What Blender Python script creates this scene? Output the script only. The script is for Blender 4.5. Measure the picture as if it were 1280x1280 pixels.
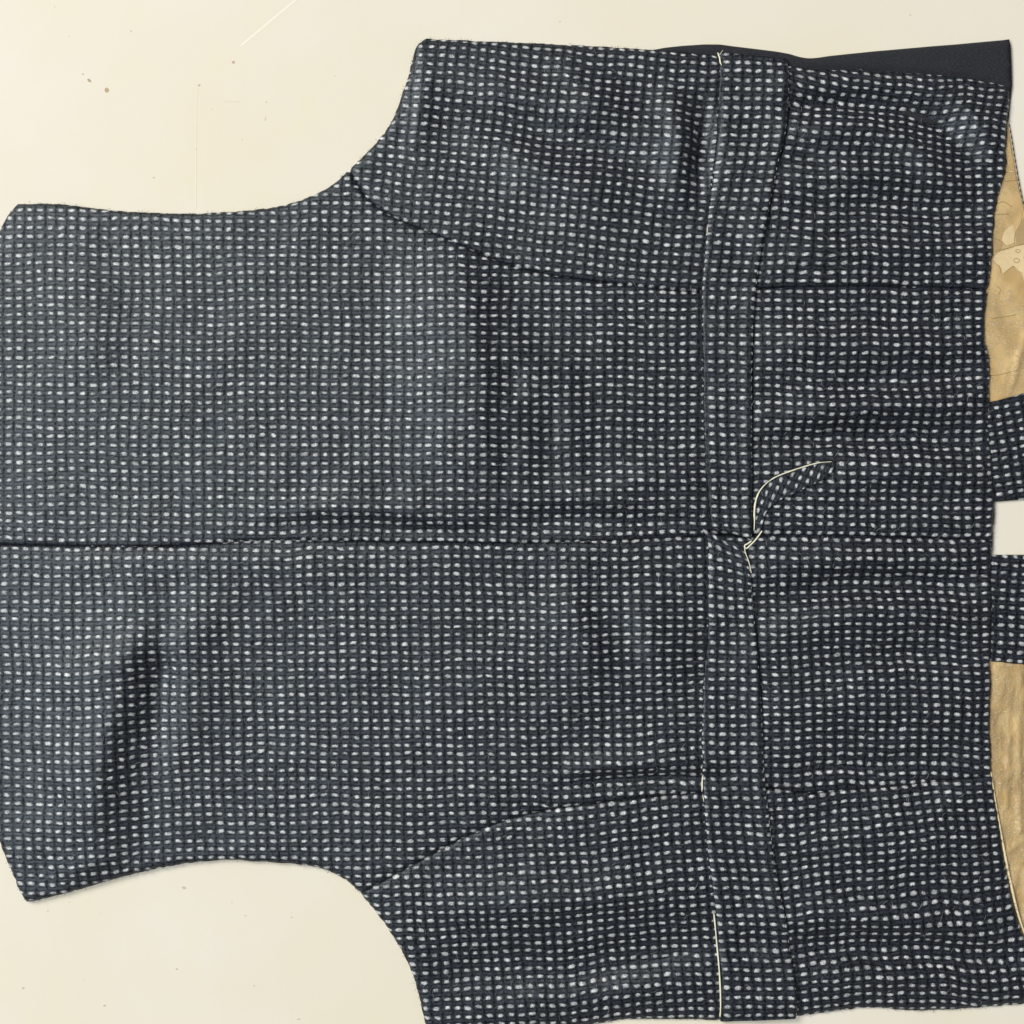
import bpy, math, random
import numpy as np
from mathutils import Vector
from mathutils.geometry import delaunay_2d_cdt
random.seed(4); RNG = np.random.default_rng(11)
for o in list(bpy.data.objects): bpy.data.objects.remove(o)
S = 0.4375e-3                    # metres per drawing unit; the drawing is measured in units, x right, y down
CAMH = 0.62
# ---------------------------------------------------------------- camera
scn = bpy.context.scene
cam = bpy.data.cameras.new('camera'); co = bpy.data.objects.new('camera', cam)
scn.collection.objects.link(co); scn.camera = co
co.location = (0, 0, CAMH + 0.003); cam.clip_start = 0.01; cam.clip_end = 60
cam.sensor_width = 36; cam.lens = 18 / (640*S/CAMH)
# ---------------------------------------------------------------- light
w = bpy.data.worlds.new('World'); scn.world = w; w.use_nodes = True
w.node_tree.nodes['Background'].inputs[0].default_value = (.97, .98, 1.0, 1)
w.node_tree.nodes['Background'].inputs[1].default_value = 0.20
def lamp(name, loc, tgt, size, power, col):
    l = bpy.data.lights.new(name, 'AREA'); l.shape = 'RECTANGLE'; l.size = size[0]; l.size_y = size[1]
    l.energy = power; l.color = col
    o = bpy.data.objects.new(name, l); scn.collection.objects.link(o); o.location = loc
    o.rotation_euler = (Vector(tgt)-Vector(loc)).to_track_quat('-Z', 'Y').to_euler()
    return o
lamp('ceiling_lamp', (-3.9, 3.7, 4.6), (0, 0, 0), (2.6, 2.6), 362, (1.0, .965, .89))
lamp('window_light', (-4.3, -0.90, 5.6), (0, 0, 0), (2.2, 2.6), 250, (.93, .98, 1.0))
scn.view_settings.view_transform = 'Standard'; scn.view_settings.look = 'None'
scn.view_settings.exposure = 0.09; scn.view_settings.gamma = 1
scn.render.resolution_x = scn.render.resolution_y = 1024
scn.render.engine = 'CYCLES'

# ---------------------------------------------------------------- node helpers
class NT:
    def __init__(s, name):
        s.m = bpy.data.materials.new(name); s.m.use_nodes = True
        s.t = s.m.node_tree; s.b = s.t.nodes['Principled BSDF']
    def new(s, k): return s.t.nodes.new(k)
    def put(s, sock, v):
        if hasattr(v, 'is_output') or hasattr(v, 'links'): s.t.links.new(v, sock)
        elif v is not None: sock.default_value = v
    def math(s, op, a, b=None, c=None, clamp=False):
        n = s.new('ShaderNodeMath'); n.operation = op; n.use_clamp = clamp
        s.put(n.inputs[0], a); s.put(n.inputs[1], b); s.put(n.inputs[2], c); return n.outputs[0]
    def rng(s, v, a, b, c=0., d=1., smooth=True):
        n = s.new('ShaderNodeMapRange'); n.interpolation_type = 'SMOOTHSTEP' if smooth else 'LINEAR'
        s.put(n.inputs[0], v)
        for i, q in enumerate((a, b, c, d)): s.put(n.inputs[i+1], q)
        return n.outputs[0]
    def noise(s, vec, scale, detail=2., rough=.5, dist=0.):
        n = s.new('ShaderNodeTexNoise'); s.put(n.inputs['Vector'], vec)
        n.inputs['Scale'].default_value = scale; n.inputs['Detail'].default_value = detail
        n.inputs['Roughness'].default_value = rough; n.inputs['Distortion'].default_value = dist
        return n.outputs[0]
    def mix(s, f, a, b, mode='MIX'):
        n = s.new('ShaderNodeMix'); n.data_type = 'RGBA'; n.blend_type = mode
        s.put(n.inputs[0], f); s.put(n.inputs[6], a); s.put(n.inputs[7], b); return n.outputs[2]
    def comb(s, x, y, z=0.):
        n = s.new('ShaderNodeCombineXYZ'); s.put(n.inputs[0], x); s.put(n.inputs[1], y); s.put(n.inputs[2], z); return n.outputs[0]
    def sep(s, v):
        n = s.new('ShaderNodeSeparateXYZ'); s.put(n.inputs[0], v); return n.outputs
    def bump(s, h, dist, strength=1., normal=None):
        n = s.new('ShaderNodeBump'); n.inputs['Distance'].default_value = dist; n.inputs['Strength'].default_value = strength
        s.put(n.inputs['Height'], h)
        if normal is not None: s.put(n.inputs['Normal'], normal)
        return n.outputs[0]

def tweed():
    n = NT('tweed'); M = n.math
    uv = n.new('ShaderNodeUVMap').outputs[0]
    x, y, _ = n.sep(uv)
    wob = n.noise(uv, .9, 3.); wob2 = n.noise(n.comb(y, x), .8, 3.)
    x = M('ADD', x, M('MULTIPLY', M('SUBTRACT', wob, .5), .28)); y = M('ADD', y, M('MULTIPLY', M('SUBTRACT', wob2, .5), .30))
    cx = M('FLOOR', x); cy = M('FLOOR', y)
    wn = n.new('ShaderNodeTexWhiteNoise'); wn.noise_dimensions = '2D'; n.put(wn.inputs['Vector'], n.comb(cx, cy))
    sc = n.new('ShaderNodeSeparateColor'); n.put(sc.inputs[0], wn.outputs['Color']); r1, r2, r3 = sc.outputs
    wn2 = n.new('ShaderNodeTexWhiteNoise'); wn2.noise_dimensions = '2D'; n.put(wn2.inputs['Vector'], n.comb(M('ADD', cx, 91.3), M('ADD', cy, 17.7)))
    sc2 = n.new('ShaderNodeSeparateColor'); n.put(sc2.inputs[0], wn2.outputs['Color']); q1, q2, q3 = sc2.outputs
    gx = M('SUBTRACT', M('FRACT', x), .5); gy = M('SUBTRACT', M('FRACT', y), .5)
    fx = M('SUBTRACT', gx, M('MULTIPLY', M('SUBTRACT', r1, .5), .09))
    fy = M('SUBTRACT', gy, M('MULTIPLY', M('SUBTRACT', r2, .5), .15))
    fine = n.noise(uv, 7., 3., .6)
    fy = M('ADD', fy, M('MULTIPLY', fx, M('MULTIPLY', M('SUBTRACT', r3, .5), .34)))
    fy = M('ADD', fy, M('MULTIPLY', M('SUBTRACT', fine, .5), .30))
    fx = M('ADD', fx, M('MULTIPLY', M('SUBTRACT', n.noise(uv, 6.3, 3., .6), .5), .30))
    # the low-frequency wear of the nap
    wear = n.noise(uv, .12, 2.)
    a = M('MULTIPLY_ADD', q1, .08, .152); b = M('MULTIPLY_ADD', q2, .05, .112)
    d = M('ADD', M('POWER', M('DIVIDE', M('ABSOLUTE', fx), a), 2.5), M('POWER', M('DIVIDE', M('ABSOLUTE', fy), b), 2.5))
    dot = M('MULTIPLY', n.rng(d, 3.4, .0), n.rng(fine, .18, .50, .45, 1.))
    # fibre grain, drawn out along both thread directions
    fh = n.noise(n.comb(M('MULTIPLY', x, 1.3), M('MULTIPLY', y, 3.4)), 1.5, 4., .65)
    fv = n.noise(n.comb(M('MULTIPLY', x, 4.0), M('MULTIPLY', y, 1.2)), 1.5, 4., .65)
    # weave grid: cords between the dots, dark gaps beside the columns
    gapx = n.rng(M('ABSOLUTE', M('SUBTRACT', M('ABSOLUTE', gx), .45)), .13, .0)
    gapy = n.rng(M('ABSOLUTE', M('SUBTRACT', M('ABSOLUTE', gy), .30)), .13, .0)
    gap = M('MAXIMUM', M('MULTIPLY', gapx, .95), M('MULTIPLY', gapy, .85))
    gap = M('MULTIPLY', gap, M('MULTIPLY_ADD', n.rng(n.noise(uv, 2.6, 3., .65, .6), .36, .62), 1.0, .22), clamp=True)
    grain = n.rng(M('MULTIPLY_ADD', fh, .5, M('MULTIPLY', fv, .5)), .42, .62)
    ground = n.mix(grain, (.002, .003, .0055, 1), (.027, .033, .049, 1))
    ground = n.mix(gap, ground, (.001, .0013, .002, 1))
    rowline = M('MULTIPLY', n.rng(M('ABSOLUTE', fy), .16, .02), n.rng(fh, .45, .75))
    ground = n.mix(M('MULTIPLY', rowline, .35), ground, (.20, .205, .21, 1))
    lint = n.rng(n.noise(uv, 4.2, 5., .72, 1.2), .63, .80)
    ground = n.mix(M('MULTIPLY', lint, .5), ground, (.22, .23, .24, 1))
    lum = M('MULTIPLY', M('MULTIPLY_ADD', q3, .60, .52), M('MULTIPLY_ADD', n.noise(n.comb(M('MULTIPLY', x, .7), M('MULTIPLY', y, 1.6)), 7., 3., .65), 1.1, .45))
    lum = M('MULTIPLY', lum, M('MULTIPLY_ADD', wear, .5, .75)); lum = M('MULTIPLY', lum, M('MULTIPLY_ADD', n.noise(uv, .45, 3., .6), .9, .55))
    dc = n.mix(lum, (.05, .055, .065, 1), (.60, .615, .62, 1))
    col = n.mix(dot, ground, dc)
    haze_f = n.rng(n.noise(uv, 3.1, 5., .75, .8), .50, .78); col = n.mix(M('MULTIPLY', haze_f, .22), col, (.085, .09, .098, 1))
    grit = n.noise(uv, 3.4, 4., .8); col = n.mix(1., col, n.mix(n.rng(grit, .36, .64), (.52, .52, .52, 1), (1.42, 1.42, 1.42, 1)), 'MULTIPLY')
    n.put(n.b.inputs['Base Color'], col)
    n.b.inputs['Roughness'].default_value = .48; n.b.inputs['Specular Tint'].default_value = (.82, .92, 1., 1)
    n.put(n.b.inputs['Specular IOR Level'], M('MULTIPLY_ADD', M('MULTIPLY', gap, M('SUBTRACT', 1., dot)), -.55, .72))  # weave gaps reflect less: crevice occlusion put into the specular level
    n.b.inputs['Sheen Weight'].default_value = .03; n.b.inputs['Sheen Roughness'].default_value = .5
    n.b.inputs['Sheen Tint'].default_value = (.8, .86, .95, 1)
    cord = M('MULTIPLY', M('COSINE', M('MULTIPLY', gy, 6.2832)), M('COSINE', M('MULTIPLY', gx, 6.2832)))
    h = M('ADD', M('MULTIPLY', dot, .55), M('MULTIPLY', cord, .18))
    h = M('SUBTRACT', h, M('MULTIPLY', gap, .22)); h = M('ADD', h, M('MULTIPLY', grit, .45)); h = M('ADD', h, M('MULTIPLY', fh, .5)); h = M('ADD', h, M('MULTIPLY', fv, .45))
    n.put(n.b.inputs['Normal'], n.bump(h, .00048, .62))
    return n.m

def plain_navy():
    n = NT('plain_navy_wool'); M = n.math
    uv = n.new('ShaderNodeUVMap').outputs[0]; x, y, _ = n.sep(uv)
    fh = n.noise(n.comb(M('MULTIPLY', x, 2.), M('MULTIPLY', y, 10.)), 2., 3., .65)
    fv = n.noise(n.comb(M('MULTIPLY', x, 11.), M('MULTIPLY', y, 2.)), 2., 3., .65)
    g = n.rng(M('MULTIPLY_ADD', fh, .5, M('MULTIPLY', fv, .5)), .36, .68)
    n.put(n.b.inputs['Base Color'], n.mix(g, (.002, .0025, .005, 1), (.040, .041, .052, 1)))
    n.b.inputs['Roughness'].default_value = .7; n.b.inputs['Specular IOR Level'].default_value = .35
    n.put(n.b.inputs['Normal'], n.bump(M('ADD', fh, fv), .0002, .8))
    return n.m

def satin(name, base, dark, painted_glint, crush):
    n = NT(name); M = n.math
    uv = n.new('ShaderNodeUVMap').outputs[0]; x, y, _ = n.sep(uv)
    big = n.noise(n.comb(M('MULTIPLY', x, .5), M('MULTIPLY', y, .3)), 1., 2., .5, .3)
    th = n.noise(n.comb(M('MULTIPLY', x, 3.), M('MULTIPLY', y, 9.)), 1.6, 2., .6)
    col = n.mix(n.rng(big, .35, .7), dark, base)
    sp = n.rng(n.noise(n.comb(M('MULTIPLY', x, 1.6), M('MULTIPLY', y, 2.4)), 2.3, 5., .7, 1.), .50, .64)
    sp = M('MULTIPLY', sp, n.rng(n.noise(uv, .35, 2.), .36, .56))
    col = n.mix(M('MULTIPLY', sp, .75), col, painted_glint)  # satin highlights painted into the base colour as scattered pale flecks
    n.put(n.b.inputs['Base Color'], col)
    n.b.inputs['Roughness'].default_value = .30; n.b.inputs['Specular IOR Level'].default_value = .7
    wr = n.noise(n.comb(M('MULTIPLY', x, 1.5), M('MULTIPLY', y, .9)), 1.1, 3., .55, .6)
    hh = M('ADD', M('MULTIPLY', wr, crush), M('MULTIPLY', th, .12)); hh = M('ADD', hh, M('MULTIPLY', sp, .25))
    n.put(n.b.inputs['Normal'], n.bump(hh, .0012, .8))
    return n.m

def simple(name, col, rough=.7, bumpd=.00008, var=.25, scale=900.):
    n = NT(name); tc = n.new('ShaderNodeTexCoord').outputs['Object']
    f = n.noise(tc, scale, 3., .6)
    lo = tuple(c*(1-var) for c in col)+(1,); hi = tuple(min(1, c*(1+var)) for c in col)+(1,)
    n.put(n.b.inputs['Base Color'], n.mix(f, lo, hi)); n.b.inputs['Roughness'].default_value = rough
    n.put(n.b.inputs['Normal'], n.bump(f, bumpd, .7))
    return n.m

def P(x, y, z=0.):               # drawing units -> metres
    return ((x-640)*S, (640-y)*S, z*S)

def table_paint():
    n = NT('cream_table_paint'); M = n.math
    tc = n.new('ShaderNodeTexCoord').outputs['Object']; x, y, _ = n.sep(tc)
    mott = n.noise(tc, 7., 3., .6)
    col = n.mix(n.rng(mott, .3, .7), (.785, .722, .585, 1), (.80, .753, .665, 1))
    blot = n.noise(tc, 38., 3., .55); col = n.mix(M('MULTIPLY', n.rng(blot, .5, .75), .35), col, (.80, .735, .56, 1))
    grime = n.rng(n.noise(tc, 260., 4., .75), .66, .78)
    col = n.mix(M('MULTIPLY', grime, M('MULTIPLY', n.rng(n.noise(tc, 16., 2.), .45, .7), .30)), col, (.60, .53, .42, 1))
    jag = M('MULTIPLY', M('SUBTRACT', n.noise(tc, 1500., 3.), .5), .0011)
    hsum = None
    specks = [(109,98,2.9,1.5,40,.85),(131,110,2.7,2.9,0,.8),(101,90,1.2,1.0,0,.6),(290,75,1.9,1.7,0,.7),(247,104,1.8,1.2,-20,.6),
              (190,220,1.5,1.0,0,.5),(161,36,1.3,1.2,0,.35),(330,146,1.,2.8,15,.3),(331,125,1.6,1.,0,.3),(243,184,1.,1.,0,.35),
              (228,1112,2.6,1.4,20,.55),(305,1147,1.6,1.0,0,.3),(219,1214,1.8,1.,15,.5),(26,1238,1.5,1.3,0,.55),(128,1260,1.7,1.3,0,.45),
              (57,1141,1.1,1.1,0,.35),(363,1149,1.2,1.2,0,.3),(372,1277,2.,1.,0,.4),(316,1235,1.6,.9,0,.3),(1140,16,1.3,1.,0,.3),(700,24,1.2,1.,0,.3)]
    rs = random.Random(5)
    for k in range(9): specks.append((rs.uniform(5,480), rs.choice([rs.uniform(5,230), rs.uniform(1120,1275)]), rs.uniform(.7,1.1), rs.uniform(.7,1.1), 0, .25))
    for px, py, a, b, ang, st in specks:
        X, Y, _ = P(px, py); c, s_ = math.cos(math.radians(-ang)), math.sin(math.radians(-ang))
        dx = M('SUBTRACT', x, X); dy = M('SUBTRACT', y, Y)
        u = M('ADD', M('MULTIPLY', dx, c), M('MULTIPLY', dy, s_)); v = M('SUBTRACT', M('MULTIPLY', dy, c), M('MULTIPLY', dx, s_))
        d = M('SQRT', M('ADD', M('POWER', M('DIVIDE', u, a*S), 2.), M('POWER', M('DIVIDE', v, b*S), 2.)))
        d = M('ADD', d, M('MULTIPLY', jag, 900.))
        m = n.rng(d, 1.35, .75); col = n.mix(M('MULTIPLY', m, st), col, (.40, .265, .13, 1))
        hsum = m if hsum is None else M('MAXIMUM', hsum, m)
    def line(p, q, wd, colr, st):
        nonlocal col, hsum
        (ax, ay, _), (bx, by, _) = P(*p), P(*q); L = math.hypot(bx-ax, by-ay); ux, uy = (bx-ax)/L, (by-ay)/L
        dx = M('SUBTRACT', x, ax); dy = M('SUBTRACT', y, ay)
        t = M('ADD', M('MULTIPLY', dx, ux), M('MULTIPLY', dy, uy)); d = M('ABSOLUTE', M('SUBTRACT', M('MULTIPLY', dy, ux), M('MULTIPLY', dx, uy)))
        d = M('ADD', d, M('MULTIPLY', jag, .2))
        m = M('MULTIPLY', n.rng(d, wd*S*1.3, wd*S*.5), M('MULTIPLY', n.rng(t, 0., .002), n.rng(t, L, L-.004)))
        col = n.mix(M('MULTIPLY', m, st), col, colr); hsum = M('MAXIMUM', hsum, m)
    line((298, 56), (372, -6), 1.3, (.93, .88, .76, 1), .6)
    line((243, 262), (244, 104), .7, (.60, .55, .46, 1), .13)
    line((275, 124), (303, 125), .7, (.62, .55, .42, 1), .3)
    n.put(n.b.inputs['Base Color'], col); n.b.inputs['Roughness'].default_value = .5
    n.b.inputs['Specular IOR Level'].default_value = .15
    h = M('ADD', M('MULTIPLY', n.noise(tc, 120., 3., .5), .5), M('MULTIPLY', hsum, .35))
    n.put(n.b.inputs['Normal'], n.bump(h, .0004, .35))
    return n.m

# ---------------------------------------------------------------- numpy helpers
X0, X1, Y0, Y1, ST = -90, 1420, 20, 1320, 2
gx = np.arange(X0, X1+1, ST, dtype=float); gy = np.arange(Y0, Y1+1, ST, dtype=float)
GX, GY = np.meshgrid(gx, gy)
def vnoise(x, y, scale, seed):
    r = np.random.default_rng(seed); T = r.uniform(-1, 1, (64, 64))
    x = x/scale+500; y = y/scale+500; ix = np.floor(x).astype(int); iy = np.floor(y).astype(int); fx = x-ix; fy = y-iy
    fx = fx*fx*fx*(fx*(fx*6-15)+10); fy = fy*fy*fy*(fy*(fy*6-15)+10)
    g = lambda a, b: T[b % 64, a % 64]
    return (g(ix,iy)*(1-fx)+g(ix+1,iy)*fx)*(1-fy)+(g(ix,iy+1)*(1-fx)+g(ix+1,iy+1)*fx)*fy
def smooth_line(pts, step=4., closed=False, rounds=2):
    p = np.array(pts, float)
    for _ in range(rounds):         # Chaikin
        a = p[:-1]*.75+p[1:]*.25; b = p[:-1]*.25+p[1:]*.75
        q = np.empty((2*len(a), 2)); q[0::2] = a; q[1::2] = b
        p = np.vstack([p[:1], q, p[-1:]])
    return resample(p, step)
def resample(p, step):
    p = np.array(p, float); d = np.r_[0, np.cumsum(np.hypot(*np.diff(p, axis=0).T))]
    n = max(2, int(round(d[-1]/step))+1); t = np.linspace(0, d[-1], n)
    return np.c_[np.interp(t, d, p[:,0]), np.interp(t, d, p[:,1])]
def dist_line(x, y, p):
    best = np.full(x.shape, 1e9)
    for (ax, ay), (bx, by) in zip(p[:-1], p[1:]):
        dx, dy = bx-ax, by-ay; L = dx*dx+dy*dy+1e-9
        t = np.clip(((x-ax)*dx+(y-ay)*dy)/L, 0, 1)
        np.minimum(best, (x-ax-t*dx)**2+(y-ay-t*dy)**2, out=best)
    return np.sqrt(best)
def inside(x, y, poly):
    r = np.zeros(x.shape, bool); n = len(poly)
    for i in range(n):
        ax, ay = poly[i]; bx, by = poly[(i+1) % n]
        if ay == by: continue
        c = ((ay > y) != (by > y)) & (x < (bx-ax)*(y-ay)/(by-ay)+ax); r ^= c
    return r
def bil(F, x, y):
    fx = np.clip((np.asarray(x, float)-X0)/ST, 0, F.shape[1]-1.001); fy = np.clip((np.asarray(y, float)-Y0)/ST, 0, F.shape[0]-1.001)
    ix = fx.astype(int); iy = fy.astype(int); fx = fx-ix; fy = fy-iy
    return (F[iy,ix]*(1-fx)+F[iy,ix+1]*fx)*(1-fy)+(F[iy+1,ix]*(1-fx)+F[iy+1,ix+1]*fx)*fy

# ---------------------------------------------------------------- outlines (drawing units)
top_armhole = smooth_line([(22,255),(62,253),(100,258),(150,264),(200,266),(235,267),(300,264),(350,258),(385,247),(415,232),(436,212)], rounds=1)
top_armhole2 = smooth_line([(436,212),(465,184),(485,160),(495,140),(503,115),(510,97),(514,80),(518,62),(525,52),(533,47)], rounds=1)
top_side = smooth_line([(533,47),(600,50),(700,54),(760,57),(815,61),(850,63),(910,70),(975,77),(1005,84),(1040,86),(1085,87),(1200,94),(1240,101),(1262,108)], rounds=1)
hem_up = smooth_line([(1262,108),(1263,130),(1260,152),(1258,180),(1259,209),(1253,230),(1247,251),(1243,274),(1242,305),(1239,340),(1236,362)], rounds=1)
hem_mid1 = smooth_line([(1236,362),(1232,387),(1231,422),(1237,445),(1239,462),(1237,502),(1235,527),(1238,551),(1240,586),(1245,628),(1242,659),(1241,675)], rounds=1)
hem_mid2 = smooth_line([(1241,675),(1240,694),(1240,735),(1241,776),(1238,827),(1239,846),(1238,900),(1239,942),(1241,968)], rounds=1)
hem_low = smooth_line([(1241,968),(1242,983),(1249,1030),(1258,1083),(1267,1130),(1275,1155),(1284,1180),(1292,1215),(1293,1240),(1284,1256)], rounds=1)
bot_side = smooth_line([(1284,1256),(1235,1260),(1185,1264),(1135,1265),(1110,1262),(1085,1260),(1055,1264),(1010,1270),(987,1274),(960,1275),(900,1277),(844,1275),(781,1275),(756,1280),(700,1288),(600,1294),(540,1300)], rounds=1)
bot_armhole2 = smooth_line([(540,1300),(531,1280),(521,1232),(507,1197),(486,1162),(464,1133),(450,1117)], rounds=1)
bot_armhole = smooth_line([(450,1117),(438,1104),(420,1093),(402,1086),(385,1082),(350,1079),(315,1077),(280,1075),(219,1081),(153,1096),(87,1116),(50,1125),(33,1128)], rounds=1)
neck_low = smooth_line([(33,1128),(26,1120),(14,1090),(0,1057),(-25,990),(-55,930),(-66,820),(-66,680)], rounds=1)
neck_up = smooth_line([(-66,680),(-66,520),(-50,430),(-28,345),(0,286),(12,264),(22,255)], rounds=1)
seam_c = smooth_line([(-66,680),(0,681),(120,683),(190,684),(260,680),(330,675),(420,676),(560,678),(640,680),(760,676),(880,670),(940,668),(1040,669),(1241,675)], rounds=2)
seam_u = smooth_line([(436,212),(455,246),(490,272),(540,292),(580,308),(620,326),(655,337),(700,346),(760,354),(830,362),(885,367),(950,360),(1040,358),(1140,358),(1236,362)], rounds=2)
seam_l = smooth_line([(450,1117),(475,1103),(500,1090),(545,1065),(590,1042),(640,1022),(700,1010),(770,1000),(840,994),(885,990),(955,982),(1000,992),(1060,989),(1140,982),(1200,974),(1241,968)], rounds=2)
def jagged(q, a=.35):
    q = q.copy(); q[1:-1] += RNG.uniform(-a, a, q[1:-1].shape); return q
top_armhole, top_armhole2, top_side, hem_up, hem_mid1, hem_mid2, hem_low, bot_side, bot_armhole2, bot_armhole = [jagged(q) for q in
    (top_armhole, top_armhole2, top_side, hem_up, hem_mid1, hem_mid2, hem_low, bot_side, bot_armhole2, bot_armhole)]
R = lambda p: p[::-1]
J = lambda *a: np.vstack([q[:-1] for q in a])
poly_cu = J(top_armhole, seam_u, hem_mid1, R(seam_c), neck_up)
poly_cl = J(seam_c, hem_mid2, R(seam_l), bot_armhole, neck_low)
poly_su = J(top_armhole2, top_side, hem_up, R(seam_u))
poly_sl = J(seam_l, hem_low, bot_side, bot_armhole2)
poly_all = J(top_armhole, top_armhole2, top_side, hem_up, hem_mid1, hem_mid2, hem_low, bot_side, bot_armhole2, bot_armhole, neck_low, neck_up)
belt_uL = [(900,66),(898,118),(897,180),(888,240),(882,300),(878,350),(877,400),(879,470),(880,525),(883,600),(886,640),(889,658)]
belt_uR = [(984,76),(985,90),(985,150),(970,215),(957,280),(946,345),(941,400),(940,440),(939,500),(940,560),(940,600),(940,640),(939,674)]
belt_lL = [(878,661),(886,680),(885,715),(885,790),(880,840),(877,915),(878,965),(880,1010),(885,1065),(894,1140),(899,1200),(901,1240),(901,1277)]
belt_lR = [(931,684),(937,706),(940,740),(946,805),(952,890),(954,965),(960,1015),(970,1090),(985,1165),(992,1215),(995,1245),(996,1272)]
bUR = smooth_line(belt_uR, rounds=1); bUL = smooth_line(belt_uL, rounds=1); bLR = smooth_line(belt_lR, rounds=1); bLL = smooth_line(belt_lL, rounds=1)

# ---------------------------------------------------------------- cloth height field
print('height field')
soft = np.vstack([top_side]); soft2 = bot_side
d_soft = np.minimum(dist_line(GX, GY, top_side[::3]), dist_line(GX, GY, bot_side[::3]))
d_hard = np.full(GX.shape, 1e9)
for q in (top_armhole, top_armhole2, hem_up, hem_mid1, hem_mid2, hem_low, bot_armhole2, bot_armhole, neck_low, neck_up):
    d_hard = np.minimum(d_hard, dist_line(GX, GY, q[::2] if len(q) > 6 else q))
def roll(d, r): return np.sqrt(np.clip(1-(1-np.clip(d/r, 0, 1))**2, 0, 1))
H = 8.5*np.minimum(roll(d_soft, 24), roll(d_hard, 6.5)**.9) + 1.2
edge = np.clip(np.minimum(d_soft/60, d_hard/26), 0, 1)          # folds die out at the borders
F = np.zeros_like(H)
# folds: polyline, height, width on the left/upper flank, width on the right/lower flank (signed side by direction of travel)
folds = [
 ([(545,300),(572,360),(592,430),(600,520),(590,620)], 10, 75, 42),
 ([(640,400),(665,480),(660,560),(640,640)], 3.5, 22, 30),
 ([(700,420),(715,520),(712,600)], 2.5, 22, 22),
 ([(180,760),(150,850),(125,950),(118,1090)], 8.5, 60, 33),
 ([(205,790),(200,880),(195,960)], -3, 20, 22),
 ([(255,700),(240,790),(228,880),(215,1000)], 3, 20, 40),
 ([(90,280),(110,400),(120,500)], 2.2, 50, 32),
 ([(530,60),(528,120),(520,190)], 3, 16, 22),
 ([(330,640),(430,632),(520,640),(600,650)], 3.5, 22, 12),
 ([(340,660),(440,664),(560,664),(760,664)], -1.5, 10, 9),
 ([(620,625),(700,622),(790,628),(880,640)], 3.5, 18, 12),
 ([(630,646),(720,650),(860,655)], -1.8, 10, 9),
 ([(700,735),(730,790),(745,850)], 4.5, 40, 20),
 ([(800,745),(815,800),(830,850)], 3.5, 22, 40),
 ([(715,958),(800,954),(900,955)], 4.5, 16, 9),
 ([(700,980),(800,974),(910,971)], -4.2, 8, 8),
 ([(770,600),(830,596),(890,606)], 3, 14, 10),
 # upper side panel
 ([(560,100),(640,112),(740,150),(850,190)], 4, 26, 22),
 ([(560,135),(660,155),(760,190),(870,225)], -3, 20, 22),
 ([(835,110),(850,180),(845,250)], 6, 24, 16),
 ([(878,120),(880,180),(872,250)], -5, 12, 14),
 ([(700,60),(720,110),(780,140)], 3, 22, 22),
 ([(600,180),(700,230),(800,250)], 3, 24, 24),
 # right of the belt, upper
 ([(975,108),(1040,100),(1110,98),(1180,112),(1225,150),(1245,190)], 7, 22, 14),
 ([(978,136),(1040,126),(1110,128),(1170,150),(1215,200)], -6.5, 13, 12),
 ([(985,168),(1050,160),(1110,170),(1160,200),(1200,250)], 5, 14, 20),
 ([(1010,260),(1100,255),(1180,262),(1240,272)], -3.5, 16, 14),
 ([(1000,225),(1100,215),(1200,230)], 2.5, 14, 14),
 ([(960,310),(1060,318),(1180,312),(1236,318)], 2.5, 16, 16),
 ([(955,430),(1060,428),(1180,436),(1236,428)], 4, 22, 20),
 ([(960,480),(1060,486),(1180,470),(1236,470)], -2.5, 14, 14),
 ([(950,520),(1050,512),(1150,508),(1236,505)], 5, 20, 15),
 ([(950,556),(1050,548),(1150,546),(1236,560)], -5.5, 14, 12),
 ([(1050,592),(1150,585),(1240,600)], 4, 14, 16),
 # right of the belt, lower
 ([(960,700),(1050,700),(1150,702),(1236,705)], 4, 16, 14),
 ([(950,745),(1050,735),(1150,728),(1236,736)], -5.5, 16, 12),
 ([(975,785),(1050,768),(1150,762),(1236,775)], 5, 16, 22),
 ([(1030,830),(1140,815),(1236,822)], -2.5, 14, 14),
 ([(965,880),(1060,880),(1160,885),(1236,880)], 3.5, 30, 24),
 ([(968,960),(1010,962),(1070,958),(1150,948)], -2.5, 12, 9),
 ([(1020,1060),(1120,1050),(1240,1050)], 3.5, 40, 34),
 # long trough above the lower side edge
 ([(545,1130),(640,1130),(760,1120),(880,1118)], 4.5, 30, 22),
 ([(555,1210),(650,1210),(720,1220),(800,1195),(890,1180)], -6.5, 26, 20),
 ([(905,1180),(950,1180),(975,1180)], -3, 14, 14),
 ([(985,1145),(1060,1140),(1150,1150),(1240,1165)], 4.5, 26, 14),
 ([(985,1183),(1050,1186),(1120,1190),(1200,1196),(1270,1200)], -8, 15, 15),
 ([(990,1222),(1080,1222),(1180,1226),(1270,1226)], 4, 18, 14),
 ([(640,1250),(760,1240),(880,1230)], 3, 22, 18),
 ([(20,700),(160,702),(300,700),(420,704),(560,704)], 2, 12, 30),
 ([(60,860),(160,820),(260,790)], 2.5, 26, 26),
]
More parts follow.
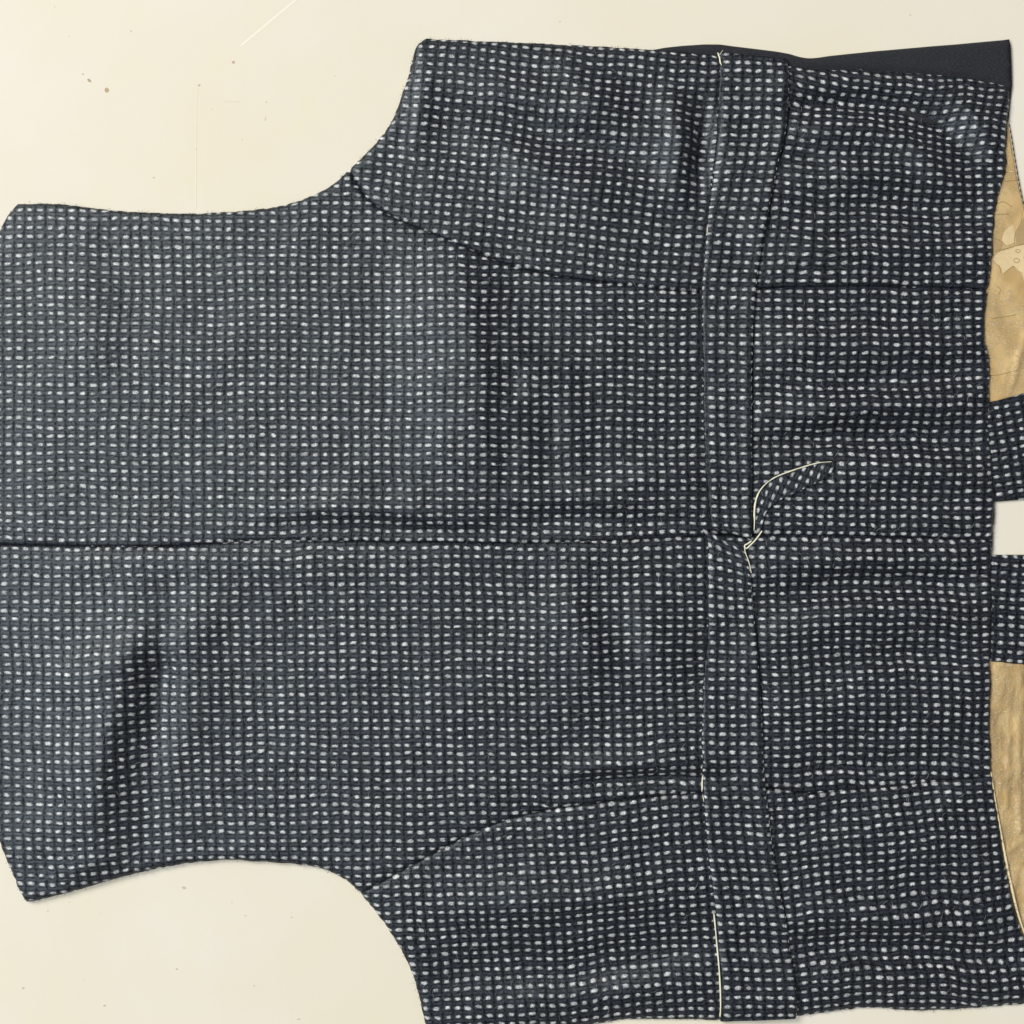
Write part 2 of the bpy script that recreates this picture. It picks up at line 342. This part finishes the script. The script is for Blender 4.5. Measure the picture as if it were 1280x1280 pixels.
for pts, A, wl, wr in folds:
    p = smooth_line(pts, 12, rounds=2); best = np.full(GX.shape, 1e9); sgn = np.zeros(GX.shape); tt = np.zeros(GX.shape); n = len(p)-1
    for i, ((ax, ay), (bx, by)) in enumerate(zip(p[:-1], p[1:])):
        dx, dy = bx-ax, by-ay; L = dx*dx+dy*dy+1e-9
        tr = ((GX-ax)*dx+(GY-ay)*dy)/L; t = np.clip(tr, 0, 1); ex = GX-ax-t*dx; ey = GY-ay-t*dy
        d = ex*ex+ey*ey; m = d < best; best[m] = d[m]; cr = dx*ey-dy*ex     # >0: right of travel (y down)
        sgn[m] = (cr/math.sqrt(L))[m]; tt[m] = ((i+np.clip(tr, -1.5 if i == 0 else 0, 2.5 if i == n-1 else 1))/n)[m]
    best = np.sqrt(best)
    # travelling down the picture the left flank lies at cr>0; travelling right the upper flank lies at cr<0
    down = abs(pts[-1][1]-pts[0][1]) > abs(pts[-1][0]-pts[0][0])
    side = .5+.5*np.tanh((sgn if down else -sgn)/(.45*min(wl, wr)+3)); wd = (wl*side+wr*(1-side))*(1+.18*vnoise(GX, GY, 40, 7))
    fade = np.clip(np.minimum(tt+.2, 1.2-tt)/.6, 0, 1); fade = fade*fade*(3-2*fade)
    F += A*(1.7 if down else 2.1)*np.exp(-(best/wd)**2)*fade
F += 1.6*vnoise(GX, GY, 120, 1)+.9*vnoise(GX, GY, 55, 2)+.45*vnoise(GX, GY, 27, 3)+.16*vnoise(GX, GY, 11, 5)
right = np.clip((GX-930)/120, 0, 1)
F += right*1.3*vnoise(GX*.45, GY, 24, 9)+.9*vnoise(GX*.5, GY, 34, 12)*np.clip((GX-480)/300, 0, 1)
# the belt gathers the cloth under it
xm = np.interp(GY, [66,240,400,600,690,900,1000,1165,1280], [942,925,908,911,912,915,919,938,950])
F -= 3.0*np.exp(-((GX-xm)/42.)**2)
H0 = 8.5*roll(d_soft, 24)+F*edge
H = H + F*edge
H = np.where(H < 3, .6+2.4*np.exp((H-3)/2.4), H)
def seam_profile(x, y, line, depth, wdt):
    d = dist_line(x, y, line); return -depth*np.exp(-(d/wdt)**1.4)
seam_lines = [seam_c[::2], seam_u[::2], seam_l[::2]]
pk = .8*vnoise(GX, GY, 9, 21)+.8
for q, dep in zip(seam_lines, (1.1, 1.1, 1.1)):
    d = dist_line(GX, GY, q); H += -(.6*dep)*np.exp(-(d/13.)**2) + .22*pk*np.exp(-((d-8)/5.)**2)
def box(A, n):
    for ax in (0, 1):
        c = np.cumsum(np.pad(A, [(n, n) if a == ax else (0, 0) for a in (0, 1)], mode='edge'), axis=ax)
        hi = np.take(c, np.arange(2*n, c.shape[ax]), axis=ax); lo = np.take(c, np.arange(0, c.shape[ax]-2*n), axis=ax); A = (hi-lo)/(2*n)
    return A
def excess(A, ax): return (np.cumsum(np.sqrt(1+np.gradient(A, ST, axis=ax)**2)-1, axis=ax))*ST
def hp(A): return A-box(box(A, 22), 22)
SR = 8.5*roll(d_soft, 24)
U = GX+.7*hp(excess(F, 1)); V = GY+excess(SR, 0)+.8*hp(excess(F, 0))
i0 = int((640-X0)/ST); j0 = int((683-Y0)/ST); U -= U[:, i0:i0+1]; V -= V[j0:j0+1, :]
U += 1.5*vnoise(GX, GY, 70, 31)+.7*vnoise(GX, GY, 28, 32); V += 2.2*vnoise(GX, GY, 85, 33)+.8*vnoise(GX, GY, 30, 34)

# ---------------------------------------------------------------- objects
def link(name, me, mat, parent=None):
    o = bpy.data.objects.new(name, me); scn.collection.objects.link(o); o.parent = parent
    if mat: me.materials.append(mat)
    return o
def mesh_of(name, verts, faces, uv=None, smooth=True):
    me = bpy.data.meshes.new(name); me.from_pydata([tuple(v) for v in verts], [], [tuple(f) for f in faces]); me.update()
    if uv is not None:
        l = me.uv_layers.new(name='UVMap'); idx = np.empty(len(me.loops), dtype=np.int32); me.loops.foreach_get('vertex_index', idx)
        l.data.foreach_set('uv', np.asarray(uv, dtype=np.float32)[idx].ravel())
    if smooth: me.polygons.foreach_set('use_smooth', [True]*len(me.polygons))
    return me
def cloth(name, poly, mat, parent, zf, uvf, step=4., offs=(1.3, 2.8, 5.), skirt=True, seams=(), skirt_z=.15, jag=0.):
    """a sheet cut to a closed outline, following the height function, its rim turned down to a hem"""
    poly = np.array(poly, float)
    a, b = np.roll(poly, 1, 0), np.roll(poly, -1, 0); t = b-a; t /= np.hypot(t[:,0], t[:,1])[:,None]+1e-9
    area = .5*np.sum(poly[:,0]*np.roll(poly[:,1],-1)-np.roll(poly[:,0],-1)*poly[:,1]); nrm = np.c_[-t[:,1], t[:,0]]*(1 if area > 0 else -1)
    if jag: poly = poly+nrm*(RNG.uniform(-jag, jag, len(poly)))[:,None]
    loopc = np.vstack([poly, poly[:1]])
    pts = [poly]
    for k in offs:
        q = poly+nrm*k; ok = inside(q[:,0], q[:,1], poly) & (dist_line(q[:,0], q[:,1], loopc) > k*.88); pts.append(q[ok])
    x0, y0 = poly.min(0); x1, y1 = poly.max(0)
    ax, ay = np.meshgrid(np.arange(x0+step/2, x1, step), np.arange(y0+step/2, y1, step)); ax, ay = ax.ravel(), ay.ravel()
    m = inside(ax, ay, poly); ax, ay = ax[m], ay[m]; m = dist_line(ax, ay, loopc) > (offs[-1] if offs else 0)+step*.5
    pts.append(np.c_[ax[m], ay[m]]); allp = np.vstack(pts); n = len(poly)
    res = delaunay_2d_cdt([Vector(p) for p in allp], [], [list(range(n))], 1, 1e-6)
    vs = np.array([tuple(v) for v in res[0]]); tris = [f for f in res[2]]
    z = zf(vs[:,0], vs[:,1]); V3 = np.c_[(vs[:,0]-640)*S, (640-vs[:,1])*S, z*S]
    for q in seams:
        d = dist_line(vs[:,0], vs[:,1], q); V3[:,2] -= S*(2.9*np.exp(-(d/2.0)**1.5))
    uv = np.c_[uvf(vs[:,0], vs[:,1])]
    faces = []
    for f in tris:
        p, q, r = V3[f[0]], V3[f[1]], V3[f[2]]
        faces.append(f if (q[0]-p[0])*(r[1]-p[1])-(q[1]-p[1])*(r[0]-p[0]) > 0 else f[::-1])
    V3 = list(map(tuple, V3)); uv = list(map(tuple, uv))
    if skirt:                       # turn the rim down and under
        orig = {}
        for i, src in enumerate(res[3]):
            for s_ in src:
                if s_ < n: orig[s_] = i
        base = len(V3)
        for k in range(n):
            i = orig[k]; X, Y, Z = V3[i]; nx, ny = nrm[k][0]*S, -nrm[k][1]*S
            zb = min(Z-.5*S, skirt_z*S) if not callable(skirt_z) else skirt_z(poly[k])*S
            V3.append((X-nx*.35, Y-ny*.35, Z*.6+zb*.4)); V3.append((X+nx*.6, Y+ny*.6, zb)); uv.append((uv[i][0]+.1*nrm[k][0], uv[i][1]-.1*nrm[k][1])); uv.append((uv[i][0]+.2, uv[i][1]+.2))
        for k in range(n):
            k2 = (k+1) % n; i, j = orig[k], orig[k2]
            q1 = (i, base+2*k, base+2*k2, j); q2 = (base+2*k, base+2*k+1, base+2*k2+1, base+2*k2)
            if area > 0: q1, q2 = q1[::-1], q2[::-1]
            # orientation: outward
            faces.append(q1); faces.append(q2)
    me = mesh_of(name, V3, faces, uv)
    return link(name, me, mat, parent)
def tube(name, pts, rad, mat, parent, sides=6, squash=1.):
    """pts: list of (x,y,z) in units, rad: a number or one per point"""
    p = np.array(pts, float); n = len(p); r = np.full(n, rad, float) if np.isscalar(rad) else np.array(rad, float)
    vs, fs = [], []
    t = np.gradient(p, axis=0); t /= np.linalg.norm(t, axis=1)[:,None]+1e-9
    for i in range(n):
        s_ = np.cross(t[i], (0,0,1.)); s_ /= np.linalg.norm(s_)+1e-9; u = np.cross(s_, t[i])
        for k in range(sides):
            a = 2*math.pi*k/sides; q = p[i]+s_*math.cos(a)*r[i]+u*math.sin(a)*r[i]*squash; vs.append(P(*q))
    for i in range(n-1):
        for k in range(sides):
            k2 = (k+1) % sides; fs.append((i*sides+k, i*sides+k2, (i+1)*sides+k2, (i+1)*sides+k))
    fs.append(tuple(range(sides))[::-1]); fs.append(tuple((n-1)*sides+k for k in range(sides)))
    return link(name, mesh_of(name, vs, fs), mat, parent)
def spline(pts, step=2.):
    p = np.array(pts, float); d = np.r_[0, np.cumsum(np.linalg.norm(np.diff(p, axis=0), axis=1))]
    for _ in range(2):
        a = p[:-1]*.75+p[1:]*.25; b = p[:-1]*.25+p[1:]*.75; q = np.empty((2*len(a), p.shape[1])); q[0::2] = a; q[1::2] = b; p = np.vstack([p[:1], q, p[-1:]])
    d = np.r_[0, np.cumsum(np.linalg.norm(np.diff(p, axis=0), axis=1))]; t = np.linspace(0, d[-1], max(2, int(d[-1]/step)))
    return np.c_[tuple(np.interp(t, d, p[:,k]) for k in range(p.shape[1]))]

MT, MN = tweed(), plain_navy()
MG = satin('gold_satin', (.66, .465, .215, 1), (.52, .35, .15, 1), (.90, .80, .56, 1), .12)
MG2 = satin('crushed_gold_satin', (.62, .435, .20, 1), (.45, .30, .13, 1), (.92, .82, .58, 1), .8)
MC = simple('cream_edging', (.85, .79, .60), .5); MTH = simple('dark_thread', (.012, .013, .018), .6)
MF = simple('pale_wool_fibre', (.34, .35, .36), .8); MPR = simple('brown_print_ink', (.40, .27, .12), .6)
MPL = simple('pale_print_ink', (.72, .56, .32), .4, var=.14, scale=500.); MDL = simple('tan_print_ink', (.44, .31, .155), .45, var=.14, scale=500.)

# the table: one slab large enough to fill any near view
t = [P(-2200,-2200,-60), P(3500,-2200,-60), P(3500,3500,-60), P(-2200,3500,-60), P(-2200,-2200,0), P(3500,-2200,0), P(3500,3500,0), P(-2200,3500,0)]
tab = link('table_surface', mesh_of('table_surface', t, [(7,6,5,4),(0,1,2,3),(0,4,5,1),(1,5,6,2),(2,6,7,3),(3,7,4,0)], smooth=False), table_paint())
tab['kind'] = 'structure'

root = bpy.data.objects.new('waistcoat', None); scn.collection.objects.link(root)
root['label'] = 'dark navy waistcoat in white dotted tweed lying back up on the cream table'; root['category'] = 'waistcoat'

PU, PV = 13.15, 10.95
def hz(x, y): return bil(H, x, y)
def fold_in(x, y, x0, y0, k):      # turn the cloth's grain by the slope k about (x0, y0)
    u = bil(U, x, y); v = bil(V, x, y); return u+k*(v-(y0-683)), v-k*(u-(x0-640))
def uv_cu(x, y):
    k = .012+.03*np.clip((x-960)/200, 0, 1)*np.clip((420-y)/80, 0, 1)-.02*np.clip((x-350)/200, 0, 1)*np.clip((420-y)/150, 0, 1)*np.clip((620-x)/60, 0, 1)
    u, v = fold_in(x, y, 400, 683, k*0+.004); return u/PU+.3, v/10.77+.1
def uv_cl(x, y):
    k = -.015-.045*np.exp(-((x-150)/90)**2)*np.clip((y-720)/200, 0, 1)-.035*np.clip((x-640)/200, 0, 1)*np.clip((y-720)/150, 0, 1)
    kk = -.018*np.clip((y-700)/150, 0, 1)
    u = bil(U, x, y); v = bil(V, x, y)
    bend = 9*np.clip((x-90)/150, 0, 1)*np.clip((y-740)/200, 0, 1)+7*np.clip((x-700)/200, 0, 1)*np.clip((y-740)/150, 0, 1)*np.clip((1010-y)/60, 0, 1)
    return (u-.02*(v))/PU+.75, (v+bend)/PV+.1
def uv_su(x, y):
    k = .095+0*x; u, v = fold_in(x, y, 640, 200, k)
    rx = np.clip((x-985)/60, 0, 1); k2 = np.clip((330-y)/220, 0, 1)*.11
    u2, v2 = fold_in(x, y, 1000, 240, k2)
    u = u*(1-rx)+u2*rx; v = np.where(x < 940, v, v2)
    return u/PU+.1, v/PV+.6
def uv_sl(x, y):
    s_ = np.clip((x-520)/330, 0, 1); k = -.02-.085*s_
    u = bil(U, x, y); v = bil(V, x, y)
    drop = np.where(x < 940, .02*(x-520)+.085*(np.clip(x-520, 0, None)**2)/(2*330)*(x < 850)+(x >= 850)*(.085*165+.085*(x-850)), 0)
    k3 = .085*np.clip((1230-y)/120, .2, 1)*(x-1000)
    drop = np.where(x < 940, drop, k3)
    return (u+(-.075)*(v-400))/PU+.6, (v+drop)/PV+.7

print('panels')
pn = [('back_panel', poly_cu, uv_cu, (seam_lines[0], seam_lines[1])), ('back_panel', poly_cl, uv_cl, (seam_lines[0], seam_lines[2])),
      ('side_back_panel', poly_su, uv_su, (seam_lines[1],)), ('side_back_panel', poly_sl, uv_sl, (seam_lines[2],))]
for nm, pl, uf, sm in pn:
    cloth(nm, pl, MT, root, hz, uf, seams=sm)

# ---- belt straps
def strap(name, L, Rr, uvo, slope, lift_r, tw=0.):
    n = 220; tl = np.linspace(0, 1, n); A = resample(L, 1.); B = resample(Rr, 1.)
    def at(Q, t): return np.c_[np.interp(t, np.linspace(0,1,len(Q)), Q[:,0]), np.interp(t, np.linspace(0,1,len(Q)), Q[:,1])]
    A, B = at(A, tl), at(B, tl)
    A[:,0] += .6*vnoise(A[:,1], A[:,1]*0, 14, 41); B[:,0] += .8*vnoise(B[:,1], B[:,1]*0, 13, 42)
    cs = [-.003, 0, .012, .035, .07, .12]+list(np.linspace(.18, .82, 10))+[.88, .93, .965, .985, 1., 1.002]
    # smoothed body under the strap so it bridges small bumps
    vs, uv = [], []; va = None
    for c in cs:
        cc = np.clip(c, 0, 1); p = A*(1-cc)+B*cc; y = p[:,1]
        base = (bil(H, p[:,0], y)+bil(H, p[:,0], y-6)+bil(H, p[:,0], y+6)+bil(H, p[:,0]-6, y)+bil(H, p[:,0]+6, y))/5
        wdt = np.hypot(*(B-A).T)
        e = np.minimum(roll(cc*wdt, 9.), roll((1-cc)*wdt, 4.))
        h = base+1.0+(2.3+lift_r*cc)*e+.5*vnoise(p[:,0], y, 20, 44)*e+.3*vnoise(p[:,0], y, 9, 45)*e
        if c < 0 or c > 1: h = base-2.5
        vs.append(np.c_[p[:,0], p[:,1], h])
        if va is None: va = np.r_[0, np.cumsum(np.hypot(np.diff(y), np.diff(base)))]
        uu = (cc-.5)*wdt*(1.0)
        uv.append(np.c_[uu/PU+uvo, (y-(slope+tw*np.exp(-(y-tl[0]*0-y[0])/38.))*(cc-.5)*wdt+1.0*vnoise(p[:,0], y, 45, 47))/11.3+.4])
    m = len(cs); V3 = [P(*vs[j][i]) for j in range(m) for i in range(n)]; UVs = np.vstack(uv)
    fs = [(j*n+i, j*n+i+1, (j+1)*n+i+1, (j+1)*n+i) for j in range(m-1) for i in range(n-1)]
    # closed ends
    for i in (0, n-1):
        ring = [j*n+i for j in range(m)]; fs.append(tuple(ring) if i else tuple(ring[::-1]))
    return link(name, mesh_of(name, V3, fs, UVs), MT, root)
print('belt')
b2 = strap("back_belt", bLL, bLR, .5, .0, 3.0, .55)
b1 = strap("back_belt", bUL, bUR, .1, .04, 3.6)

# ---- pointed strap end sticking out of the belt
end_poly = smooth_line([(946,668),(941,645),(944,625),(951,609),(965,597),(985,589),(1010,580),(1034,577),(1041,581),(1040,589),(1028,599),(1010,608),(990,617),(970,627),(958,637),(953,650),(951,664),(946,668)], 3., rounds=1)[:-1]
zend = lambda x, y: hz(x, y)+3.2+1.2*np.clip((x-950)/60, 0, 1)
def uv_end(x, y):
    c, s_ = math.cos(1.15), math.sin(1.15); u = (x-950)*c+(y-620)*s_*-1; v = (x-950)*s_+(y-620)*c; return u/(PU*.88), v/(PV*.92)
se = cloth('strap_end', end_poly, MT, root, zend, uv_end, step=3., offs=(1.2, 2.6), skirt_z=lambda p: float(hz(p[0:1], p[1:2])[0])+.2)
se['label'] = 'short folded strap end with cream edge'
def on(pts, dz, step=2.): 
    q = spline(pts, step); return np.c_[q, hz(q[:,0], q[:,1])+dz]
e = on([(941.5,663),(942,650),(941.5,640),(943.5,625),(950,610.5),(964,598),(985,589.5),(1010,581.5),(1022,578.5),(1037,577.5)], 4.9)
rr = np.interp(np.linspace(0,1,len(e)), [0,.08,.2,.3,.45,.8,1], [.5,1.0,1.9,1.3,1.0,1.1,.5])
tube('cream_edge', e, rr*(.78+.25*vnoise(e[:,0], e[:,1], 5, 97)), MC, se)
# frayed cream ends at the join
tube('frayed_cream_end', on([(951,663.5),(946,671),(941,677),(936,682),(932,686),(929.5,684),(930,681),(933,680),(938,676)], 6.2, 1.), [1.0]*1 and .95, MC, root)
tube('frayed_cream_end', on([(929.5,684),(931,692),(935,701),(938,716)], 5.6, 1.), .55, MC, root)
# cream edging caught along the belt's sewn side
def edging(pts, r, dz=3.2):
    q = on(pts, dz, 3.); rad = r*(1+.25*vnoise(q[:,0], q[:,1], 9, 51)); rad[0] *= .4; rad[-1] *= .5
    return tube('cream_edging', q, rad, MC, root)
edging([(891.5,1140),(893.5,1158),(897,1190),(899,1225),(900,1250),(899.5,1270)], 1.0)
edging([(878.5,968),(877.5,978),(876.5,988)], .95)
edging([(877.5,992),(879,1001)], .6)
edging([(883.5,283),(883,295)], .5)
edging([(897,66),(899.5,73),(899,80),(901.5,84)], .85, 3.5); edging([(896,67),(899,70),(903,64)], .55, 3.8)

# dark stitching threads sunk beside the belt's sewn side and in the seams
def stitches(line, gap, ln, r, dz, name='stitch', mat=None, limit=300):
    q = resample(line, 1.); k = 0; i = 3; objs = []
    while i+ln < len(q) and k < limit:
        seg = q[i:i+ln+1:max(1, ln//3)]; z = hz(seg[:,0], seg[:,1])+dz
        bow = np.sin(np.linspace(0, math.pi, len(seg)))*.5
        objs.append(np.c_[seg, z+bow-.3]); i += gap+RNG.integers(-1, 2); k += 1
    return objs
def merged_tubes(name, lists, rad, mat, parent, sides=4, kind=None):
    vs, fs = [], []
    for p in lists:
        n = len(p); t = np.gradient(p, axis=0); t /= np.linalg.norm(t, axis=1)[:,None]+1e-9; b0 = len(vs)
        for i in range(n):
            s_ = np.cross(t[i], (0,0,1.)); s_ /= np.linalg.norm(s_)+1e-9; u = np.cross(s_, t[i]); r = rad*(1 if 0 < i < n-1 else .45)
            for k in range(sides):
                a = 2*math.pi*k/sides; q = p[i]+s_*math.cos(a)*r+u*math.sin(a)*r; vs.append(P(*q))
        for i in range(n-1):
            for k in range(sides):
                k2 = (k+1) % sides; fs.append((b0+i*sides+k, b0+i*sides+k2, b0+(i+1)*sides+k2, b0+(i+1)*sides+k))
    o = link(name, mesh_of(name, vs, fs), mat, parent)
    if kind: o['kind'] = kind
    return o
off = lambda q, dx: np.c_[q[:,0]+dx, q[:,1]]
st = stitches(off(bUL, -1.), 8, 5, .4, 1.3)+stitches(off(bLL, -1.), 8, 5, .4, 1.3)
merged_tubes('belt_stitching', st, .55, MTH, root)
st = stitches(off(bUR, -1.2), 11, 4, .4, 4.6)+stitches(off(bLR, -1.2), 11, 4, .4, 4.2)
merged_tubes('belt_edge_stitching', st, .5, MF, root)

# ---- fronts seen below the back's hem and beyond its side
def flat(z, amp=.5, seed=61): return lambda x, y: z+amp*vnoise(x, y, 30, seed)+.3*amp*vnoise(x, y, 12, seed+1)
def uvlin(a, pu=PU, pv=PV, ox=0., oy=0.):
    c, s_ = math.cos(a), math.sin(a)
    return lambda x, y: (((x-640)*c+(y-640)*s_+1.2*vnoise(x, y, 50, 66))/pu+ox, (-(x-640)*s_+(y-640)*c+1.2*vnoise(x, y, 50, 67))/pv+oy)
navy_edge = smooth_line([(808,62),(840,56),(895,52.5),(920,56),(941,58.5),(985,64),(1000,69),(1012,71),(1025,70),(1040,67.5),(1120,59.5),(1200,53),(1256,48)], rounds=1)
navy = J(navy_edge, np.array([(1256,48),(1262,48.5),(1263.5,54),(1265,80),(1266,104),(1264,140),(1262,156),(1262,156)],float), resample([(1262,156),(1225,160)],6.), resample([(1225,160),(1000,130)],8.), resample([(1000,130),(808,62)],8.))
def z_navy(x, y):
    d = dist_line(x, y, np.vstack([navy_edge,[(1266,104)]])); body = np.minimum(6.2, hz(x, y)-1.5)
    return np.where(y < np.interp(x, top_side[:,0], top_side[:,1])+2, 1.0+4.8*roll(d, 9)+.4*vnoise(x, y, 26, 71), np.minimum(4.2, 4.0))
def z_navy2(x, y):
    d = dist_line(x, y, navy_edge); e = np.interp(x, top_side[:,0], top_side[:,1])
    z = 1.0+4.6*roll(d, 9)+.5*vnoise(x, y, 26, 71); t_ = np.clip((y-(e-6))/8, 0, 1); return z*(1-t_)+1.2*t_
fp = cloth('front_panel', navy, MN, root, z_navy2, uvlin(.0), step=4., offs=(1.5, 3.5)); fp['label'] = 'plain navy front panel showing past the side'

# gold lining of the upper front
lin_up = J(resample([(1255,146),(1261,150)],3.), resample([(1261,150),(1266,185),(1275,235),(1286,275),(1310,340),(1370,420)],4.), resample([(1370,420),(1380,462)],5.), resample([(1380,462),(1280,492),(1237,503),(1229,505)],5.), resample([(1229,505),(1228,462),(1223,422),(1228,362),(1234,305),(1238,251),(1250,200),(1252,150),(1255,146)],5.))
def z_lu(x, y):
    z = 3.4+.7*vnoise(x, y, 34, 81)+.3*vnoise(x, y, 13, 82)
    for (ax, ay, bx, by, A, wd) in ((1283,420,1268,478,2.0,4.5),(1275,440,1262,492,1.5,4.),(1262,455,1252,500,.9,4.),(1290,330,1262,372,1.4,8.)):
        z = z+A*np.exp(-(dist_line(x, y, np.array([(ax,ay),(bx,by)]))/wd)**2)
    return z
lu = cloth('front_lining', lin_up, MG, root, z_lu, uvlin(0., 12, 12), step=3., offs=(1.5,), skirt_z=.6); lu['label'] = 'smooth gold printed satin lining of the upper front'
def decal(name, pts, mat, dz=.35):
    q = resample(np.vstack([pts, pts[:1]]), 2.5)[:-1]; return cloth(name, q, mat, lu, lambda x, y: z_lu(x, y)+dz, uvlin(0), step=3., offs=(), skirt=False)
decal('printed_blossom', [(1242,322),(1246,317),(1253,313),(1262,311),(1272,307),(1292,303),(1300,318),(1290,336),(1283,342),(1281,352),(1278,341),(1273,338),(1268,331),(1262,336),(1254,343),(1253,335),(1250,331),(1244,327)], MPL)
decal('printed_leaf', [(1238,297),(1245,297),(1250,299),(1255,303),(1252,311),(1247,315),(1239,309)], MDL)
decal('printed_leaf', [(1283,268),(1276,280),(1271,292),(1272,305),(1284,304),(1300,290)], MDL, .3)
decal('printed_blossom', [(1262,283),(1268,280),(1270,290),(1269,303),(1260,306),(1254,300),(1256,290)], MPL, .3)
lines = [[(1279,262),(1279,274),(1275,283),(1271,288),(1270,296),(1269,305),(1273,307),(1281,304),(1290,303)], [(1240,311),(1252,312),(1262,309),(1269,307)],
         [(1247,316),(1242,322),(1244,327),(1251,332),(1253,343),(1262,336),(1268,331),(1274,338),(1279,341)], [(1257,226),(1266,225),(1276,224)], [(1244,267),(1256,267),(1262,266)],
         [(1241,398),(1250,396),(1260,395),(1271,393)], [(1240,469),(1252,468),(1262,465),(1272,463)], [(1244,297),(1252,299),(1255,303),(1251,312)],
         [(1247,254),(1256,250),(1266,258)], [(1247,357),(1253,361),(1249,368)]]
for ql in lines:
    q = spline(ql, 2.); tube('printed_line', np.c_[q, z_lu(q[:,0], q[:,1])+.3], .3, MPR, lu, 4, .5)
for cx_, cy_, a_, b_ in ((1274,313,3.,1.8),(1272,325,3.6,2.6),(1284,322,3,2)):
    th = np.linspace(0, 2*math.pi, 16); q = np.c_[cx_+a_*np.cos(th), cy_+b_*np.sin(th)]; tube('printed_ring', np.c_[q, z_lu(q[:,0], q[:,1])+.5], .35, MPR, lu, 4, .5)
# dark cloth edge whipped along the open side of the lining
rim = spline([(1262,152),(1266,172),(1270,200),(1276,233),(1284,268),(1300,305),(1335,365),(1376,425)], 1.5)
q = [np.c_[rim[i:i+4], np.full(4, 3.6)+np.array([0,.5,.5,0])] for i in range(1, len(rim)-5, 5)]
merged_tubes('lining_edge_stitching', q, .75, MTH, lu)
tube('lining_rolled_edge', np.c_[rim, np.full(len(rim), 2.6)], 1.0, simple('tan_cloth_edge', (.42, .34, .24), .6), lu)

# dotted facings either side of the front opening
fac_u = J(resample([(1226,506),(1237,502),(1280,490),(1380,460)],5.), resample([(1380,460),(1384,622)],6.), resample([(1384,622),(1280,624.5),(1246,627),(1232,628)],5.), resample([(1232,628),(1226,506)],8.))
fac_l = J(resample([(1230,694),(1240,694),(1280,694),(1384,697)],5.), resample([(1384,697),(1384,850)],6.), resample([(1384,850),(1300,836),(1280,832),(1258,829),(1238,827),(1229,827)],5.), resample([(1229,827),(1230,694)],8.))
def z_fac(seed, poly):
    lp = np.vstack([poly, poly[:1]])[::2]
    def f(x, y): return 2.2+2.4*roll(dist_line(x, y, lp), 5)+.6*vnoise(x, y, 28, seed)
    return f
f1 = cloth('front_facing', fac_u, MT, root, z_fac(91, fac_u), uvlin(-.17, ox=.4), step=4.); f2 = cloth('front_facing', fac_l, MT, root, z_fac(95, fac_l), uvlin(.07, ox=.3, oy=.5), step=4.)

# crushed lining of the lower front, with a cream turned edge against the hem
lin_lo = J(resample([(1229,824),(1238,825),(1258,827),(1280,831),(1384,846)],5.), resample([(1384,846),(1384,1240)],8.), resample([(1384,1240),(1296,1205)],8.), resample([(1296,1205),(1274,1180),(1258,1130),(1246,1080),(1234,1000)],6.), resample([(1234,1000),(1230,900),(1229,824)],8.))
def z_ll(x, y):
    z = 2.6+1.2*vnoise(x*2.2, y*.6, 26, 101)+.8*vnoise(x*2.4, y, 14, 102)+.4*vnoise(x*1.6, y, 7, 103)
    for (ax, ay, bx, by, A, wd) in ((1262,870,1262,930,1.3,3.),(1262,930,1259,1010,1.2,3.),(1274,900,1277,1040,1.6,3.5),(1254,850,1252,1000,.8,3.5),(1262,1066,1280,1052,1.2,3.5),(1262,1084,1290,1084,-1.6,2.5),(1278,1090,1277,1150,-1.2,3),(1262,1100,1276,1108,.8,3)):
        z = z+1.5*A*np.exp(-(dist_line(x, y, np.array([(ax,ay),(bx,by)]))/wd)**2)
    return np.maximum(z, .7)
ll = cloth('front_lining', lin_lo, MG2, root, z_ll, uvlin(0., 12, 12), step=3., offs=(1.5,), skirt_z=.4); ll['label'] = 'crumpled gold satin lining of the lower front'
ed = spline([(1238,962),(1241,985),(1244,1003),(1249,1030),(1253,1054),(1258,1081),(1264,1108),(1270,1135),(1277,1158),(1285,1178)], 2.5)
he = resample(np.vstack([hem_mid2, hem_low]), 2.); shift = np.array([1.2, 0])
tube('turned_edge', np.c_[ed+shift, 4.6+.0*ed[:,0]], np.interp(np.linspace(0,1,len(ed)), [0,.1,.25,.5,.8,1], [.6,1.5,1.0,1.9,1.6,.7])*(1+.1*vnoise(ed[:,0], ed[:,1], 8, 99)), simple('gold_turned_edge', (.80, .66, .40), .4), ll)

# ---- loose wool fibres over the cloth and its borders
hairs = []
def hair(x, y, dz, L, a):
    c = RNG.uniform(-1.2, 1.2); n = 5; q = []
    for i in range(n):
        q.append((x, y, 0)); x += math.cos(a)*L/(n-1); y += math.sin(a)*L/(n-1); a += c*2/(n-1)
    q = np.array(q); h = hz(q[:,0], q[:,1]); q[:,2] = np.maximum(h, h[0])+dz+np.sin(np.linspace(0, math.pi, n))*.8; return q
xs = RNG.uniform(0, 1240, 1500); ys = RNG.uniform(50, 1275, 1500); ok = inside(xs, ys, poly_all)
for x_, y_ in zip(xs[ok], ys[ok]):
    inb = 872 < x_ < 990
    hairs.append(hair(x_, y_, 4.2 if inb else .8, RNG.uniform(4, 11), RNG.uniform(0, 6.28)))
merged_tubes('wool_fibres', hairs, .16, MF, root, 3, 'stuff')
eh = []
for k in RNG.integers(0, len(poly_all), 900):
    x_, y_ = poly_all[k]; eh.append(hair(x_+RNG.uniform(-.8,.8), y_+RNG.uniform(-.8,.8), .3, RNG.uniform(1.2, 2.8), RNG.uniform(0, 6.28)))
merged_tubes('edge_fibres', eh, .2, simple('dark_wool_fibre', (.05, .055, .065), .8), root, 3, 'stuff')
bpy.context.view_layer.update()
